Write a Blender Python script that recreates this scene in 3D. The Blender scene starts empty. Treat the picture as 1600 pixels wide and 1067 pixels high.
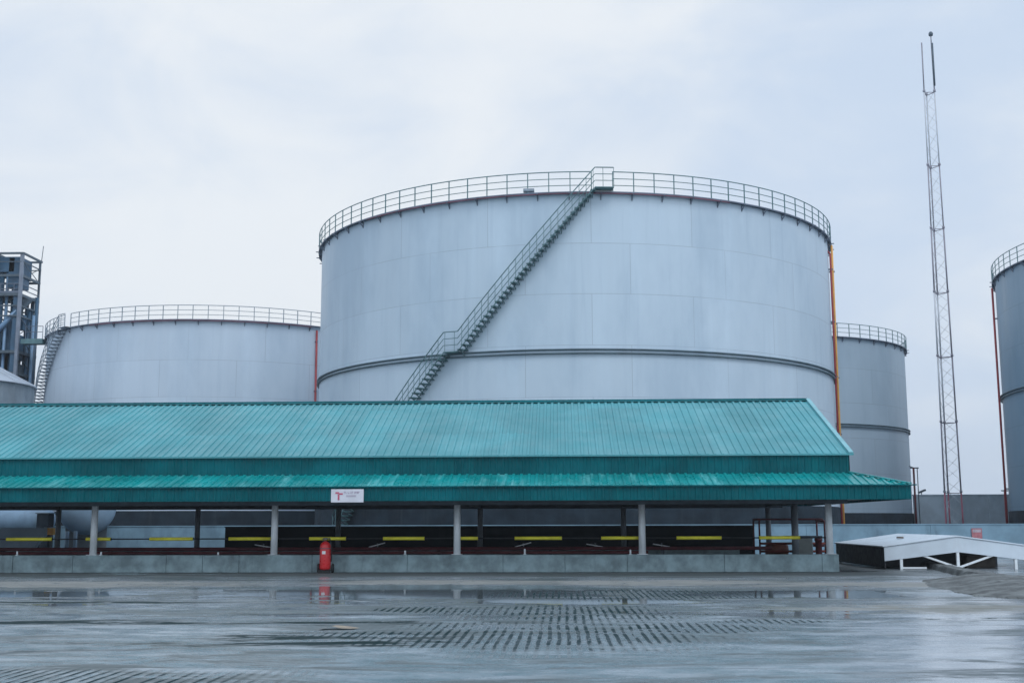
import bpy, math, random
import numpy as np
from math import sin, cos, pi, radians, sqrt, atan2, hypot
from mathutils import Vector, Matrix
random.seed(7)
S = bpy.context.scene
COL = S.collection

# ------------------------------------------------------------------ camera
F, PI_, YA, RO, HC = 1846.9, radians(8.70), radians(2.29), radians(-.15), 1.58
fw = Vector((-sin(YA)*cos(PI_), cos(YA)*cos(PI_), sin(PI_)))
rt = Vector((cos(YA), sin(YA), 0)); up = rt.cross(fw)
ra = cos(RO)*rt + sin(RO)*up; ub = -sin(RO)*rt + cos(RO)*up
CP = Vector((0, 0, HC))
cam = bpy.data.cameras.new('camera'); co = bpy.data.objects.new('camera', cam); COL.objects.link(co)
cam.sensor_width = 36; cam.lens = F*36/1600; cam.clip_end = 5000; cam.clip_start = .1
m = Matrix((ra, ub, -fw)).transposed().to_4x4(); m.translation = CP
co.matrix_world = m
S.camera = co

def at(px, py, Y):                       # point of the photograph at depth Y
    d = fw + ra*((px-800)/F) + ub*((533.5-py)/F)
    return CP + d*(Y/d.y)
def X(px, py, Y): return at(px, py, Y).x
def Zz(px, py, Y): return at(px, py, Y).z

# ------------------------------------------------------------------ mesh builder
class MB:
    def __init__(s): s.v = []; s.f = []; s.sm = []; s.mi = []; s.uv = {}
    def quad(s, pts, smooth=False, mi=0):
        n = len(s.v); s.v += [tuple(p) for p in pts]; s.f.append(tuple(range(n, n+len(pts)))); s.sm.append(smooth); s.mi.append(mi); return s
    def box(s, x0, x1, y0, y1, z0, z1, mi=0):
        n = len(s.v)
        s.v += [(x0,y0,z0),(x1,y0,z0),(x1,y1,z0),(x0,y1,z0),(x0,y0,z1),(x1,y0,z1),(x1,y1,z1),(x0,y1,z1)]
        for q in ((0,3,2,1),(4,5,6,7),(0,1,5,4),(1,2,6,5),(2,3,7,6),(3,0,4,7)):
            s.f.append(tuple(n+i for i in q)); s.sm.append(False); s.mi.append(mi)
        return s
    def cbox(s, c, sx, sy, sz): return s.box(c[0]-sx/2,c[0]+sx/2,c[1]-sy/2,c[1]+sy/2,c[2]-sz/2,c[2]+sz/2)
    def bar(s, a, b, w, h=None, upv=(0,0,1)):        # rectangular bar from a to b
        h = h or w; a = Vector(a); b = Vector(b); d = (b-a).normalized(); u = Vector(upv)
        if abs(d.dot(u)) > .98: u = Vector((0,1,0))
        r = d.cross(u).normalized(); u = r.cross(d); n = len(s.v)
        for p in (a, b):
            for i, j in ((-1,-1),(1,-1),(1,1),(-1,1)): s.v.append(tuple(p + r*(i*w/2) + u*(j*h/2)))
        for q in ((0,1,2,3),(7,6,5,4),(0,4,5,1),(1,5,6,2),(2,6,7,3),(3,7,4,0)):
            s.f.append(tuple(n+i for i in q)); s.sm.append(False); s.mi.append(0)
        return s
    def tube(s, pts, r, n=8, closed=False, caps=True):  # round tube along a polyline
        pts = [Vector(p) for p in pts]; k = len(pts); base = len(s.v); rs = r if isinstance(r, (list, tuple)) else [r]*k
        ref = Vector((0,0,1)); prev = None
        for i, p in enumerate(pts):
            if closed: d = pts[(i+1) % k] - pts[i-1]
            else: d = pts[min(i+1, k-1)] - pts[max(i-1, 0)]
            d.normalize()
            if prev is None:
                q = ref if abs(d.z) < .95 else Vector((0,1,0)); rr = d.cross(q).normalized()
            else:
                rr = (prev - d*prev.dot(d)).normalized()
            prev = rr; uu = rr.cross(d)
            for j in range(n):
                t = 2*pi*j/n; s.v.append(tuple(p + rr*(cos(t)*rs[i]) + uu*(sin(t)*rs[i])))
        for i in range(k if closed else k-1):
            i2 = (i+1) % k
            for j in range(n):
                j2 = (j+1) % n
                s.f.append((base+i*n+j, base+i2*n+j, base+i2*n+j2, base+i*n+j2)); s.sm.append(True); s.mi.append(0)
        if caps and not closed:
            s.f.append(tuple(base+j for j in range(n))); s.sm.append(False); s.mi.append(0)
            s.f.append(tuple(base+(k-1)*n+j for j in reversed(range(n)))); s.sm.append(False); s.mi.append(0)
        return s
    def lathe(s, prof, c=(0,0,0), n=48, a0=0, a1=2*pi, axis='z', uvR=None, flat=False):
        full = abs(a1-a0-2*pi) < 1e-6; m_ = n+1; base = len(s.v)
        for (r, z) in prof:
            for j in range(m_):
                t = a0+(a1-a0)*j/n
                p = (r*cos(t), r*sin(t), z)
                if axis == 'y': p = (p[0], p[2], p[1])
                if axis == 'x': p = (p[2], p[0], p[1])
                s.v.append((c[0]+p[0], c[1]+p[1], c[2]+p[2]))
        for i in range(len(prof)-1):
            for j in range(n):
                f = (base+i*m_+j, base+i*m_+j+1, base+(i+1)*m_+j+1, base+(i+1)*m_+j)
                if uvR:
                    s.uv[len(s.f)] = [((a0+(a1-a0)*(j+dj)/n)*uvR, prof[i+di][1]) for di, dj in ((0,0),(0,1),(1,1),(1,0))]
                s.f.append(f); s.sm.append(not flat); s.mi.append(0)
        return s
    def prism(s, poly, y0, y1):               # polygon in x,z swept along y
        n = len(s.v); k = len(poly)
        s.v += [(x, y0, z) for x, z in poly] + [(x, y1, z) for x, z in poly]
        s.f.append(tuple(range(n, n+k))); s.f.append(tuple(range(n+2*k-1, n+k-1, -1)))
        s.sm += [False]*2; s.mi += [0]*2
        for i in range(k):
            j = (i+1) % k; s.f.append((n+i, n+k+i, n+k+j, n+j)); s.sm.append(False); s.mi.append(0)
        return s
    def sheet(s, rows):                        # grid of points
        base = len(s.v); w = len(rows[0])
        for r in rows: s.v += [tuple(p) for p in r]
        for i in range(len(rows)-1):
            for j in range(w-1):
                s.f.append((base+i*w+j, base+i*w+j+1, base+(i+1)*w+j+1, base+(i+1)*w+j)); s.sm.append(False); s.mi.append(0)
        return s
    def mesh(s, name, mat):
        me = bpy.data.meshes.new(name); me.from_pydata(s.v, [], s.f)
        for i, p in enumerate(me.polygons): p.use_smooth = s.sm[i]; p.material_index = s.mi[i]
        for mm in (mat if isinstance(mat, (list, tuple)) else [mat]): me.materials.append(mm)
        if s.uv:
            ul = me.uv_layers.new(name='UVMap')
            for i, p in enumerate(me.polygons):
                if i in s.uv:
                    for k, li in enumerate(p.loop_indices): ul.data[li].uv = s.uv[i][k]
        me.validate(); me.update(); return me
    def build(s, name, mat, parent=None, recalc=True, bevel=0):
        me = s.mesh(name, mat)
        if recalc:
            import bmesh
            bm = bmesh.new(); bm.from_mesh(me); bmesh.ops.recalc_face_normals(bm, faces=bm.faces); bm.to_mesh(me); bm.free()
        return put(name, me, parent, bevel)
def put(name, me, parent=None, bevel=0):
    o = bpy.data.objects.new(name, me); COL.objects.link(o)
    if parent is not None:
        o.parent = parent
        w = world(parent)
        o.matrix_parent_inverse = w.inverted()
    if bevel:
        b = o.modifiers.new('bevel', 'BEVEL'); b.width = bevel; b.segments = 2; b.limit_method = 'ANGLE'
    return o
def world(o):
    mw = Matrix.LocRotScale(o.location, o.rotation_euler, o.scale)
    return (world(o.parent) @ o.matrix_parent_inverse @ mw) if o.parent else mw
def tag(o, label, cat, group=None, kind=None):
    if label: o['label'] = label
    if cat: o['category'] = cat
    if group: o['group'] = group
    if kind: o['kind'] = kind
    return o
def thing(name, label, cat, loc, group=None):
    o = bpy.data.objects.new(name, None); COL.objects.link(o); o.location = loc; o.empty_display_size = .3
    return tag(o, label, cat, group)
def inst(me, name, parent, loc, rz=0, scale=(1,1,1)):
    """copy of a shared mesh set at a place in the world under its parent"""
    o = bpy.data.objects.new(name, me); COL.objects.link(o)
    o.parent = parent; o.matrix_parent_inverse = world(parent).inverted()
    o.location = loc; o.rotation_euler = (0, 0, rz); o.scale = scale
    return o

# ------------------------------------------------------------------ materials
class NT:
    def __init__(s, tree): s.t = tree; s.n = tree.nodes; s.l = tree.links
    def node(s, ty, **kw):
        n = s.n.new(ty)
        for k, v in kw.items():
            if k.startswith('i_'): n.inputs[k[2:].replace('_', ' ')].default_value = v
            else: setattr(n, k, v)
        return n
    def link(s, a, b): s.l.new(a, b)
    def setin(s, sock, v):
        if hasattr(v, 'node'): s.l.new(v, sock)
        else: sock.default_value = v
    def math(s, op, a, b=0, clamp=False):
        n = s.n.new('ShaderNodeMath'); n.operation = op; n.use_clamp = clamp; s.setin(n.inputs[0], a); s.setin(n.inputs[1], b); return n.outputs[0]
    def mix(s, fac, a, b, mode='MIX'):
        n = s.n.new('ShaderNodeMix'); n.data_type = 'RGBA'; n.blend_type = mode
        s.setin(n.inputs[0], fac); s.setin(n.inputs[6], a); s.setin(n.inputs[7], b); return n.outputs[2]
    def ramp(s, v, a, b, lo=0., hi=1.):
        n = s.n.new('ShaderNodeMapRange'); n.interpolation_type = 'SMOOTHSTEP'
        s.setin(n.inputs[0], v); n.inputs[1].default_value = a; n.inputs[2].default_value = b; n.inputs[3].default_value = lo; n.inputs[4].default_value = hi; return n.outputs[0]
    def noise(s, vec, scale, detail=4, rough=.55, sc=(1,1,1), loc=(0,0,0), dist=0):
        mp = s.n.new('ShaderNodeMapping'); mp.inputs[3].default_value = sc; mp.inputs[1].default_value = loc; s.l.new(vec, mp.inputs[0])
        n = s.n.new('ShaderNodeTexNoise'); n.inputs['Scale'].default_value = scale; n.inputs['Detail'].default_value = detail
        n.inputs['Roughness'].default_value = rough; n.inputs['Distortion'].default_value = dist; s.l.new(mp.outputs[0], n.inputs['Vector']); return n.outputs[0]
def c4(c): return (c[0], c[1], c[2], 1)
def begin(name):
    ma = bpy.data.materials.new(name); ma.use_nodes = True; t = NT(ma.node_tree); b = t.n['Principled BSDF']; return ma, t, b
MATS = {}
def M(name, col, rough=.5, metal=0, var=.12, vs=1.5, streak=None, ss=(2.5,2.5,.15), sa=.5, bump=0, spec=.5, bs=20, sheet=None):
    """painted / weathered surface: base colour, blotches, vertical streaks, a little bump"""
    ma, t, b = begin(name)
    tc = t.node('ShaderNodeTexCoord').outputs['Object']
    n1 = t.noise(tc, vs, 6, .6)
    k = t.ramp(n1, .3, .7)
    colr = t.mix(k, c4([c*(1-var) for c in col]), c4([min(1, c*(1+var)) for c in col]))
    if streak:
        n2 = t.noise(tc, 1.0, 5, .65, ss)
        colr = t.mix(t.ramp(n2, .5, .78, 0, sa), colr, c4(streak))
    if sheet:
        sp_ = t.node('ShaderNodeSeparateXYZ'); t.link(tc, sp_.inputs[0]); cb_ = t.node('ShaderNodeCombineXYZ')
        t.link(t.math('FLOOR', t.math('MULTIPLY', sp_.outputs[0], 1.0/sheet[0])), cb_.inputs[0]); t.link(t.math('FLOOR', t.math('MULTIPLY', sp_.outputs[1], 1.0/sheet[1])), cb_.inputs[1])
        wn = t.node('ShaderNodeTexWhiteNoise'); wn.noise_dimensions = '3D'; t.link(cb_.outputs[0], wn.inputs['Vector'])
        colr = t.mix(t.math('MULTIPLY', wn.outputs['Value'], sheet[2]), colr, c4([c*.62 for c in col]))
        fr = t.math('FRACT', t.math('MULTIPLY', sp_.outputs[1], 1.0/sheet[1]))
        colr = t.mix(t.ramp(fr, .025, .0, 0, .5), colr, c4([c*.45 for c in col]))
    t.link(colr, b.inputs['Base Color'])
    n3 = t.noise(tc, vs*3, 4, .6)
    t.link(t.ramp(n3, .3, .7, max(.02, rough-.08), min(1, rough+.1)), b.inputs['Roughness'])
    b.inputs['Metallic'].default_value = metal; b.inputs['Specular IOR Level'].default_value = spec
    if bump:
        bp = t.node('ShaderNodeBump'); bp.inputs['Strength'].default_value = bump; bp.inputs['Distance'].default_value = .02
        t.link(t.noise(tc, bs, 5, .6), bp.inputs['Height']); t.link(bp.outputs[0], b.inputs['Normal'])
    MATS[name] = ma; return ma

def shell_mat(name, col, dark, tint):
    ma, t, b = begin(name)
    uv = t.node('ShaderNodeTexCoord').outputs['UV']
    br = t.node('ShaderNodeTexBrick'); br.offset = .37; br.offset_frequency = 2; br.squash = 1
    br.inputs['Scale'].default_value = 1; br.inputs['Mortar Size'].default_value = .022; br.inputs['Mortar Smooth'].default_value = .6
    br.inputs['Brick Width'].default_value = 5.9; br.inputs['Row Height'].default_value = 2.87; br.inputs['Bias'].default_value = 0
    br.inputs['Color1'].default_value = c4(col); br.inputs['Color2'].default_value = c4([c*tint for c in col]); br.inputs['Mortar'].default_value = c4([c*.68 for c in col])
    mp = t.node('ShaderNodeMapping'); mp.inputs[1].default_value = (3, .25, 0); t.link(uv, mp.inputs[0]); t.link(mp.outputs[0], br.inputs['Vector'])
    c = br.outputs['Color']
    # rain streaks running down the plates, chalky patches
    s1 = t.noise(uv, 1, 6, .7, (1.5, .06, 1)); c = t.mix(t.ramp(s1, .48, .8, 0, .6), c, c4(dark))
    s2 = t.noise(uv, 1, 4, .6, (.45, .035, 1), (7, 3, 0)); c = t.mix(t.ramp(s2, .45, .75, 0, .4), c, c4([min(1, x*1.18) for x in col]))
    s3 = t.noise(uv, 1, 7, .65, (.16, .07, 1), (1, 9, 0)); c = t.mix(t.ramp(s3, .42, .7, 0, .65), c, c4(dark))
    s4 = t.noise(uv, 1, 4, .7, (5, .12, 1), (3, 3, 0)); c = t.mix(t.ramp(s4, .62, .8, 0, .35), c, c4([x*.8 for x in dark]))
    t.link(c, b.inputs['Base Color'])
    t.link(t.ramp(s2, .3, .7, .38, .55), b.inputs['Roughness']); b.inputs['Specular IOR Level'].default_value = .45
    bp = t.node('ShaderNodeBump'); bp.inputs['Strength'].default_value = .35; bp.inputs['Distance'].default_value = .02
    h = t.math('ADD', t.math('MULTIPLY', br.outputs['Fac'], -.5), t.math('MULTIPLY', t.noise(uv, .35, 3, .5), 2.2))
    t.link(h, bp.inputs['Height']); t.link(bp.outputs[0], b.inputs['Normal'])
    return ma

shellA = shell_mat('tank_paint', (.55,.655,.735), (.375,.485,.58), .95)
shellB = shell_mat('tank_paint_pale', (.57,.665,.75), (.42,.525,.62), .95)
shellC = shell_mat('tank_paint_mid_grey', (.41,.51,.585), (.29,.385,.46), .95)  # mid grey tone, darker than the pale tanks
shellD = shell_mat('tank_paint_dim_sky', (.24,.35,.44), (.16,.26,.345), .95)  # darker grey paint, with the dimmer sky at right put into its tone
plinth_m = M('bitumen_black', (.016,.026,.036), .85, var=.3, vs=.8, streak=(.04,.052,.062), sa=.5, spec=.15)
green_steel = M('green_painted_steel', (.095,.19,.205), .5, var=.15, vs=3)
dk_steel = M('dark_grey_steel', (.07,.10,.125), .5, var=.2, vs=3)
girder_m = M('girder_steel', (.10,.155,.185), .55, var=.2, vs=1)
walk_m = M('walkway_steel', (.13,.16,.21), .55, var=.2, vs=1)
red_pipe = M('red_oxide_pipe', (.34,.045,.05), .5, var=.2, vs=2)
dred = M('dark_red_pipe', (.10,.012,.018), .5, var=.3, vs=2)
orange_pipe = M('orange_pipe', (.85,.42,.10), .45, var=.15, vs=1.5)
yellow = M('yellow_paint', (.92,.82,.06), .4, var=.12, vs=4)
roof_m = M('weathered_teal_sheet', (.075,.325,.36), .42, var=.13, vs=.35, streak=(.19,.45,.48), ss=(1.6,.10,.10), sa=.42, spec=.4, sheet=(1.0, 2.9, .35))
roofb_m = M('bright_teal_sheet', (.002,.29,.29), .32, var=.25, vs=.8, streak=(.20,.60,.60), ss=(3.2,.5,.5), sa=.85, spec=.55, sheet=(1.0, 40, .4))  # pale streaks paint in the glints along the skirt ribs
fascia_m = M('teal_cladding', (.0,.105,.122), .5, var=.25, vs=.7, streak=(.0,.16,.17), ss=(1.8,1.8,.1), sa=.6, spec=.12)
flash_m = M('pale_teal_flashing', (.20,.46,.50), .4, var=.1, vs=2)
soffit_m = M('dark_soffit', (.03,.055,.07), .7, var=.2)
white_post = M('white_post_paint', (.81,.86,.88), .45, var=.08, vs=2, streak=(.42,.42,.40), ss=(6,6,.6), sa=.5)
back_post = M('shaded_post_paint', (.20,.235,.26), .5, var=.15, vs=2)  # white post paint with the canopy's shade put into its tone
conc = M('kerb_concrete', (.24,.33,.35), .75, var=.34, vs=1.6, streak=(.085,.11,.115), ss=(1.3,1.3,.5), sa=.85, bump=.3)
wall_blue = M('bund_wall_render', (.19,.31,.39), .75, var=.2, vs=.6, streak=(.07,.115,.15), ss=(.8,.8,.3), sa=.9, bump=.2)
wall_pale = M('pale_wall_render', (.34,.44,.53), .7, var=.12, vs=.8, streak=(.2,.25,.3), ss=(1,1,.2), sa=.5, bump=.2)
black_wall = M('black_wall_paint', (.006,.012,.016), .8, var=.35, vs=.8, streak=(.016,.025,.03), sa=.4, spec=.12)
block_m = M('grey_blockwork', (.47,.545,.59), .85, var=.2, vs=.5, streak=(.28,.34,.38), ss=(.5,.5,.1), sa=.7, bump=.4)
white_sheet = M('white_sheet_roof', (.62,.70,.76), .45, var=.07, vs=1.2, streak=(.50,.52,.54), ss=(2,2,.5), sa=.5)
leg_m = M('black_leg_paint', (.012,.016,.02), .6)
rubber = M('black_rubber', (.012,.013,.014), .7, var=.2)
dark_void = M('dark_steel_sheet', (.014,.018,.022), .6, var=.4, vs=2)
brown = M('brown_timber', (.10,.085,.07), .8, var=.3, vs=2)
ext_red = M('extinguisher_red', (.62,.025,.03), .3, var=.06, vs=5)
chrome = M('brass_fitting', (.35,.33,.28), .35, metal=.8, var=.1)
white_lab = M('white_label', (.8,.8,.8), .5, var=.03)
sign_white = M('sign_white', (.64,.65,.70), .4, var=.06, vs=3)
sign_red = M('sign_red', (.52,.10,.17), .5, var=.15, vs=12)
sign_pale = M('sign_grey_text', (.40,.33,.42), .5, var=.15, vs=12)
blue_duct = M('blue_duct', (.03,.09,.155), .45, var=.2, vs=.8)
lt_duct = M('pale_duct', (.16,.28,.42), .4, var=.15, vs=.8)
silo_m = M('galvanised_sheet', (.26,.31,.35), .5, metal=.3, var=.15, vs=.6, streak=(.15,.2,.24), ss=(1.2,1.2,.1))
silo_roof = M('galvanised_roof', (.50,.55,.61), .4, metal=.2, var=.1, vs=.6)
vessel_m = M('vessel_paint', (.27,.40,.53), .38, var=.1, vs=1.2, streak=(.22,.3,.38), ss=(1,1,.3))
ramp_m = M('damp_ramp_concrete', (.125,.135,.132), .75, var=.45, vs=1.6, streak=(.045,.048,.045), ss=(.9,.9,.9), sa=.85, bump=1.0, bs=7)
cab_m = M('cabinet_grey', (.28,.32,.31), .5, var=.1, vs=3)
mast_red = M('mast_red_paint', (.27,.26,.30), .5, var=.15)
mast_low = M('mast_signal_red', (.42,.13,.18), .5, var=.15)
mast_white = M('mast_white_paint', (.55,.57,.60), .5, var=.1)

# ---- wet yard
def yard_mat():
    ma, t, b = begin('wet_concrete')
    P = t.node('ShaderNodeNewGeometry').outputs['Position']
    sx = t.node('ShaderNodeSeparateXYZ'); t.link(P, sx.inputs[0]); px, py = sx.outputs[0], sx.outputs[1]
    big = t.noise(P, 1, 5, .6, (.10, .22, 1), (4.2, 1.0, 0))
    mid = t.noise(P, 1, 6, .65, (.35, .9, 1), (11, 3, 0), .4)
    fine = t.noise(P, 1.6, 8, .68, (1, 1.3, 1))
    grit = t.noise(P, 45, 4, .7)
    lg = t.noise(P, 1, 6, .68, (.16, .42, 1), (21, 5, 0), .9)
    lg2 = t.noise(P, 1, 7, .7, (.5, 1.5, 1), (2, 15, 0), .6)
    def ell(cx, cy, rx, ry, soft=.55, k=1.1):
        d = t.math('SQRT', t.math('ADD', t.math('POWER', t.math('DIVIDE', t.math('SUBTRACT', px, cx), rx), 2), t.math('POWER', t.math('DIVIDE', t.math('SUBTRACT', py, cy), ry), 2)))
        d = t.math('ADD', d, t.math('ADD', t.math('MULTIPLY', t.math('SUBTRACT', mid, .5), k), t.math('MULTIPLY', t.math('SUBTRACT', lg2, .5), k*.7)))
        return t.ramp(d, 1.0+soft*.5, 1.0-soft*.5)
    def mx(*a):
        r = a[0]
        for q in a[1:]: r = t.math('MAXIMUM', r, q)
        return r
    # raked grooves across the slabs, running away from the yard edge
    groove = mx(ell(-.6, 17.2, 2.6, 2.3, .8, 2.0), ell(1.9, 18.4, 1.3, .9), ell(.1, 21.5, 2.1, 2.1, .8, 2.0), ell(1.5, 26.8, 3.2, 2.2, .8, 1.5), t.math('MULTIPLY', ell(-5.0, 12.3, 2.2, 1.0, .8, 1.5), .8), ell(-2.6, 22.2, .9, .8), ell(3.4, 19.6, .9, .45))
    wob = t.noise(P, 1, 3, .5, (.8, .25, 1))
    st = t.math('SINE', t.math('ADD', t.math('MULTIPLY', px, 2*pi/.135), t.math('ADD', t.math('MULTIPLY', wob, 5), t.math('MULTIPLY', t.noise(P, 1, 4, .6, (6, 2.2, 1), (8, 1, 0)), 1.5))))
    brk = t.noise(P, 1, 4, .65, (7, .8, 1), (5, 2, 0))
    stripe = t.math('MULTIPLY', t.ramp(st, -.8, 1.1), t.math('MULTIPLY', t.ramp(lg2, .27, .47), t.ramp(brk, .27, .50)))
    stripe = t.math('MULTIPLY', t.math('MULTIPLY', stripe, groove), 1.35, True)
    # slab joints with wet dirt along them
    def joint(y, amp, w):
        d = t.math('ABSOLUTE', t.math('ADD', t.math('SUBTRACT', py, y), t.math('MULTIPLY', t.math('SUBTRACT', mid, .5), amp)))
        return t.ramp(d, w, w*.25)
    j1 = t.math('MULTIPLY', joint(19.4, 2.0, .62), t.ramp(px, 3.5, -3.0)); j1 = t.math('MULTIPLY', j1, t.ramp(lg2, .34, .50))
    j2 = t.math('MULTIPLY', joint(24.2, 2.2, .6), t.math('MULTIPLY', t.ramp(px, -4, -8), t.ramp(lg2, .36, .52)))
    j3 = t.math('MULTIPLY', joint(20.2, 1.0, .25), t.math('MULTIPLY', t.ramp(px, 0, 3), t.ramp(fine, .42, .6)))
    j4 = t.math('MULTIPLY', ell(-3.2, 16.4, 1.9, 1.2, .5, 2.6), t.ramp(lg2, .40, .54))
    j5 = t.math('MULTIPLY', ell(-6.5, 15.6, 3.2, 1.0, .6, 2.8), t.ramp(lg2, .46, .58))
    # thin clean joint lines
    def line(coord, v, w): return t.ramp(t.math('ABSOLUTE', t.math('SUBTRACT', coord, v)), w, w*.4)
    jl = mx(line(py, 18.95, .035), line(py, 24.9, .04), line(py, 31.0, .05), line(py, 13.4, .02))
    jl = t.math('MULTIPLY', jl, t.ramp(big, .35, .5, .25, .9))
    kerb_damp_shade = t.math('MULTIPLY', t.ramp(t.math('ADD', py, t.math('MULTIPLY', mid, 2.5)), 35.8, 37.8), t.ramp(px, 12.5, 9.5))  # damp band along the kerb, deepened to paint in its contact shadow
    dirt = mx(j1, j2, j3, j4, t.math('MULTIPLY', j5, .8), t.math('MULTIPLY', t.math('MULTIPLY', groove, t.ramp(fine, .46, .62)), .55))
    # standing water
    pud = mx(ell(-3.2, 27.8, 4.6, 3.0, .35, 2.4), ell(-12, 27.0, 3.5, 1.4, .35, 3.0), ell(5.5, 27.0, 4.2, 1.4, .5, 2), ell(.5, 24.5, 2.4, 1.3, .4, 1.6))
    pud = mx(pud, t.math('MULTIPLY', t.ramp(big, .56, .64), t.ramp(py, 19, 22)))
    dry = t.math('MULTIPLY', mx(ell(-3, 32.2, 3.6, 1.3, .6, 1.8), ell(2.7, 32.0, 3.2, 1.5, .6, 1.5), ell(9.0, 22.6, 4, 1.2, .7, 2.2), ell(-13, 31.5, 5, 1.5, .7, 2.2), ell(8.5, 31.0, 4, 1.3, .7, 2)), t.ramp(fine, .3, .5))
    c = t.mix(t.ramp(fine, .3, .7), c4((.23,.275,.315)), c4((.31,.36,.40)))
    c = t.mix(t.ramp(big, .35, .65, 0, .6), c, c4((.44,.49,.53)))
    patch = t.math('MULTIPLY', t.ramp(lg, .43, .56), t.ramp(lg2, .40, .54))
    far = t.ramp(t.math('ADD', py, t.math('MULTIPLY', lg, 6)), 24, 30)
    c = t.mix(t.math('MULTIPLY', far, .55), c, c4((.17,.185,.185)))
    c = t.mix(t.math('MULTIPLY', patch, .88), c, c4((.062,.085,.088)))
    c = t.mix(t.math('MULTIPLY', pud, .65), c, c4((.115,.14,.15)))
    c = t.mix(t.math('MULTIPLY', dry, .85), c, c4((.265,.265,.245)))
    c = t.mix(t.math('MULTIPLY', kerb_damp_shade, .9), c, c4((.075,.092,.095)))
    c = t.mix(t.math('MULTIPLY', dirt, .95), c, c4((.024,.042,.043)))
    c = t.mix(t.math('MULTIPLY', stripe, t.ramp(lg2, .3, .6, .55, .95)), c, c4((.02,.042,.046)))
    c = t.mix(t.math('MULTIPLY', jl, .8), c, c4((.05,.06,.065)))
    c = t.mix(t.ramp(grit, .45, .8, 0, .25), c, c4((.12,.13,.135)))
    mott = t.noise(P, 1, 7, .72, (.45, 1.1, 1), (3, 8, 0), .5)
    c = t.mix(t.ramp(mott, .52, .74, 0, .75), c, c4((.12,.14,.145)))
    c = t.mix(t.math('MULTIPLY', ell(7.5, 22.4, 4.2, 1.3, .8, 2.6), t.ramp(mott, .42, .6, 0, .8)), c, c4((.16,.16,.13)))
    t.link(c, b.inputs['Base Color'])
    r = t.ramp(fine, .3, .7, .17, .30)
    r = t.math('ADD', r, t.ramp(lg2, .4, .7, -.06, .14)); r = t.math('SUBTRACT', r, t.math('MULTIPLY', pud, .34), True)
    drk = mx(dirt, stripe, t.math('MULTIPLY', dry, .8), t.math('MULTIPLY', kerb_damp_shade, .88), jl, t.math('MULTIPLY', patch, .62), t.math('MULTIPLY', far, .3))
    r = t.math('MAXIMUM', r, t.math('MULTIPLY', t.math('MULTIPLY', drk, t.math('SUBTRACT', 1.0, t.math('MULTIPLY', pud, .9))), .75)); r = t.math('MAXIMUM', r, .035)
    t.link(r, b.inputs['Roughness'])
    t.link(t.math('SUBTRACT', .9, t.math('MULTIPLY', drk, .9), True), b.inputs['Specular IOR Level'])
    bp = t.node('ShaderNodeBump'); bp.inputs['Distance'].default_value = .012
    t.link(t.math('SUBTRACT', .26, t.math('MULTIPLY', pud, .28), True), bp.inputs['Strength'])
    h = t.math('ADD', t.math('MULTIPLY', fine, .8), t.math('MULTIPLY', grit, .25)); h = t.math('SUBTRACT', h, t.math('MULTIPLY', stripe, 1.2))
    t.link(h, bp.inputs['Height']); t.link(bp.outputs[0], b.inputs['Normal'])
    return ma
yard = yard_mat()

# ------------------------------------------------------------------ world and sun
wd = bpy.data.worlds.new('World'); S.world = wd; wd.use_nodes = True
t = NT(wd.node_tree); t.n.clear()
out = t.node('ShaderNodeOutputWorld')
sky = t.node('ShaderNodeTexSky'); sky.sky_type = 'NISHITA'; sky.sun_disc = False
SUN_E, SUN_A = radians(52), radians(150)        # sun_rotation: clockwise from +Y
sky.sun_elevation = SUN_E; sky.sun_rotation = SUN_A; sky.air_density = 1.5; sky.dust_density = 3; sky.ozone_density = 2
b1 = t.node('ShaderNodeBackground'); b1.inputs[1].default_value = .06; t.link(sky.outputs[0], b1.inputs[0])
G = t.node('ShaderNodeTexCoord').outputs['Generated']
n1 = t.noise(G, 1.7, 5, .5, (1, 1, 1.6), (.6, .1, .35), .25)
n2 = t.noise(G, 5.0, 5, .55, (1, 1, 1.8), (2.2, .4, .1), .6)
cl = t.math('ADD', t.math('MULTIPLY', n1, .66), t.math('MULTIPLY', n2, .34))
sp = t.node('ShaderNodeSeparateXYZ'); t.link(G, sp.inputs[0])
side = t.math('MULTIPLY', t.math('POWER', t.math('ABSOLUTE', t.math('ADD', sp.outputs[0], .05)), 1.5), -.36)
side = t.math('ADD', side, t.math('MULTIPLY', t.ramp(sp.outputs[2], .0, .30), .10))
k = t.ramp(t.math('ADD', cl, side), .36, .60)
cc = t.mix(k, c4((.635,.755,.925)), c4((.885,.935,.99)))
cc = t.mix(t.ramp(sp.outputs[2], .45, .85), cc, c4((.72,.86,1.06)))
cc = t.mix(t.ramp(sp.outputs[1], .1, -.5), cc, c4((.90,1.04,1.24)))
b2 = t.node('ShaderNodeBackground'); b2.inputs[1].default_value = 1.0; t.link(cc, b2.inputs[0])
ms = t.node('ShaderNodeMixShader'); ms.inputs[0].default_value = .93
t.link(b1.outputs[0], ms.inputs[1]); t.link(b2.outputs[0], ms.inputs[2]); t.link(ms.outputs[0], out.inputs[0])
su = bpy.data.lights.new('sun', 'SUN'); su.energy = .9; su.angle = radians(25); su.color = (.97, .98, 1)
so = bpy.data.objects.new('sun', su); COL.objects.link(so)
dirv = Vector((sin(SUN_A)*cos(SUN_E), cos(SUN_A)*cos(SUN_E), sin(SUN_E)))
so.rotation_euler = dirv.to_track_quat('Z', 'Y').to_euler(); so.location = (0, -10, 40)
S.view_settings.view_transform = 'Standard'; S.view_settings.look = 'None'; S.view_settings.exposure = 0; S.view_settings.gamma = 1

# ------------------------------------------------------------------ ground
tag(MB().quad([(-700,-60,0),(700,-60,0),(700,900,0),(-700,900,0)]).build('ground', yard, recalc=False), None, None, kind='structure')

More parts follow.
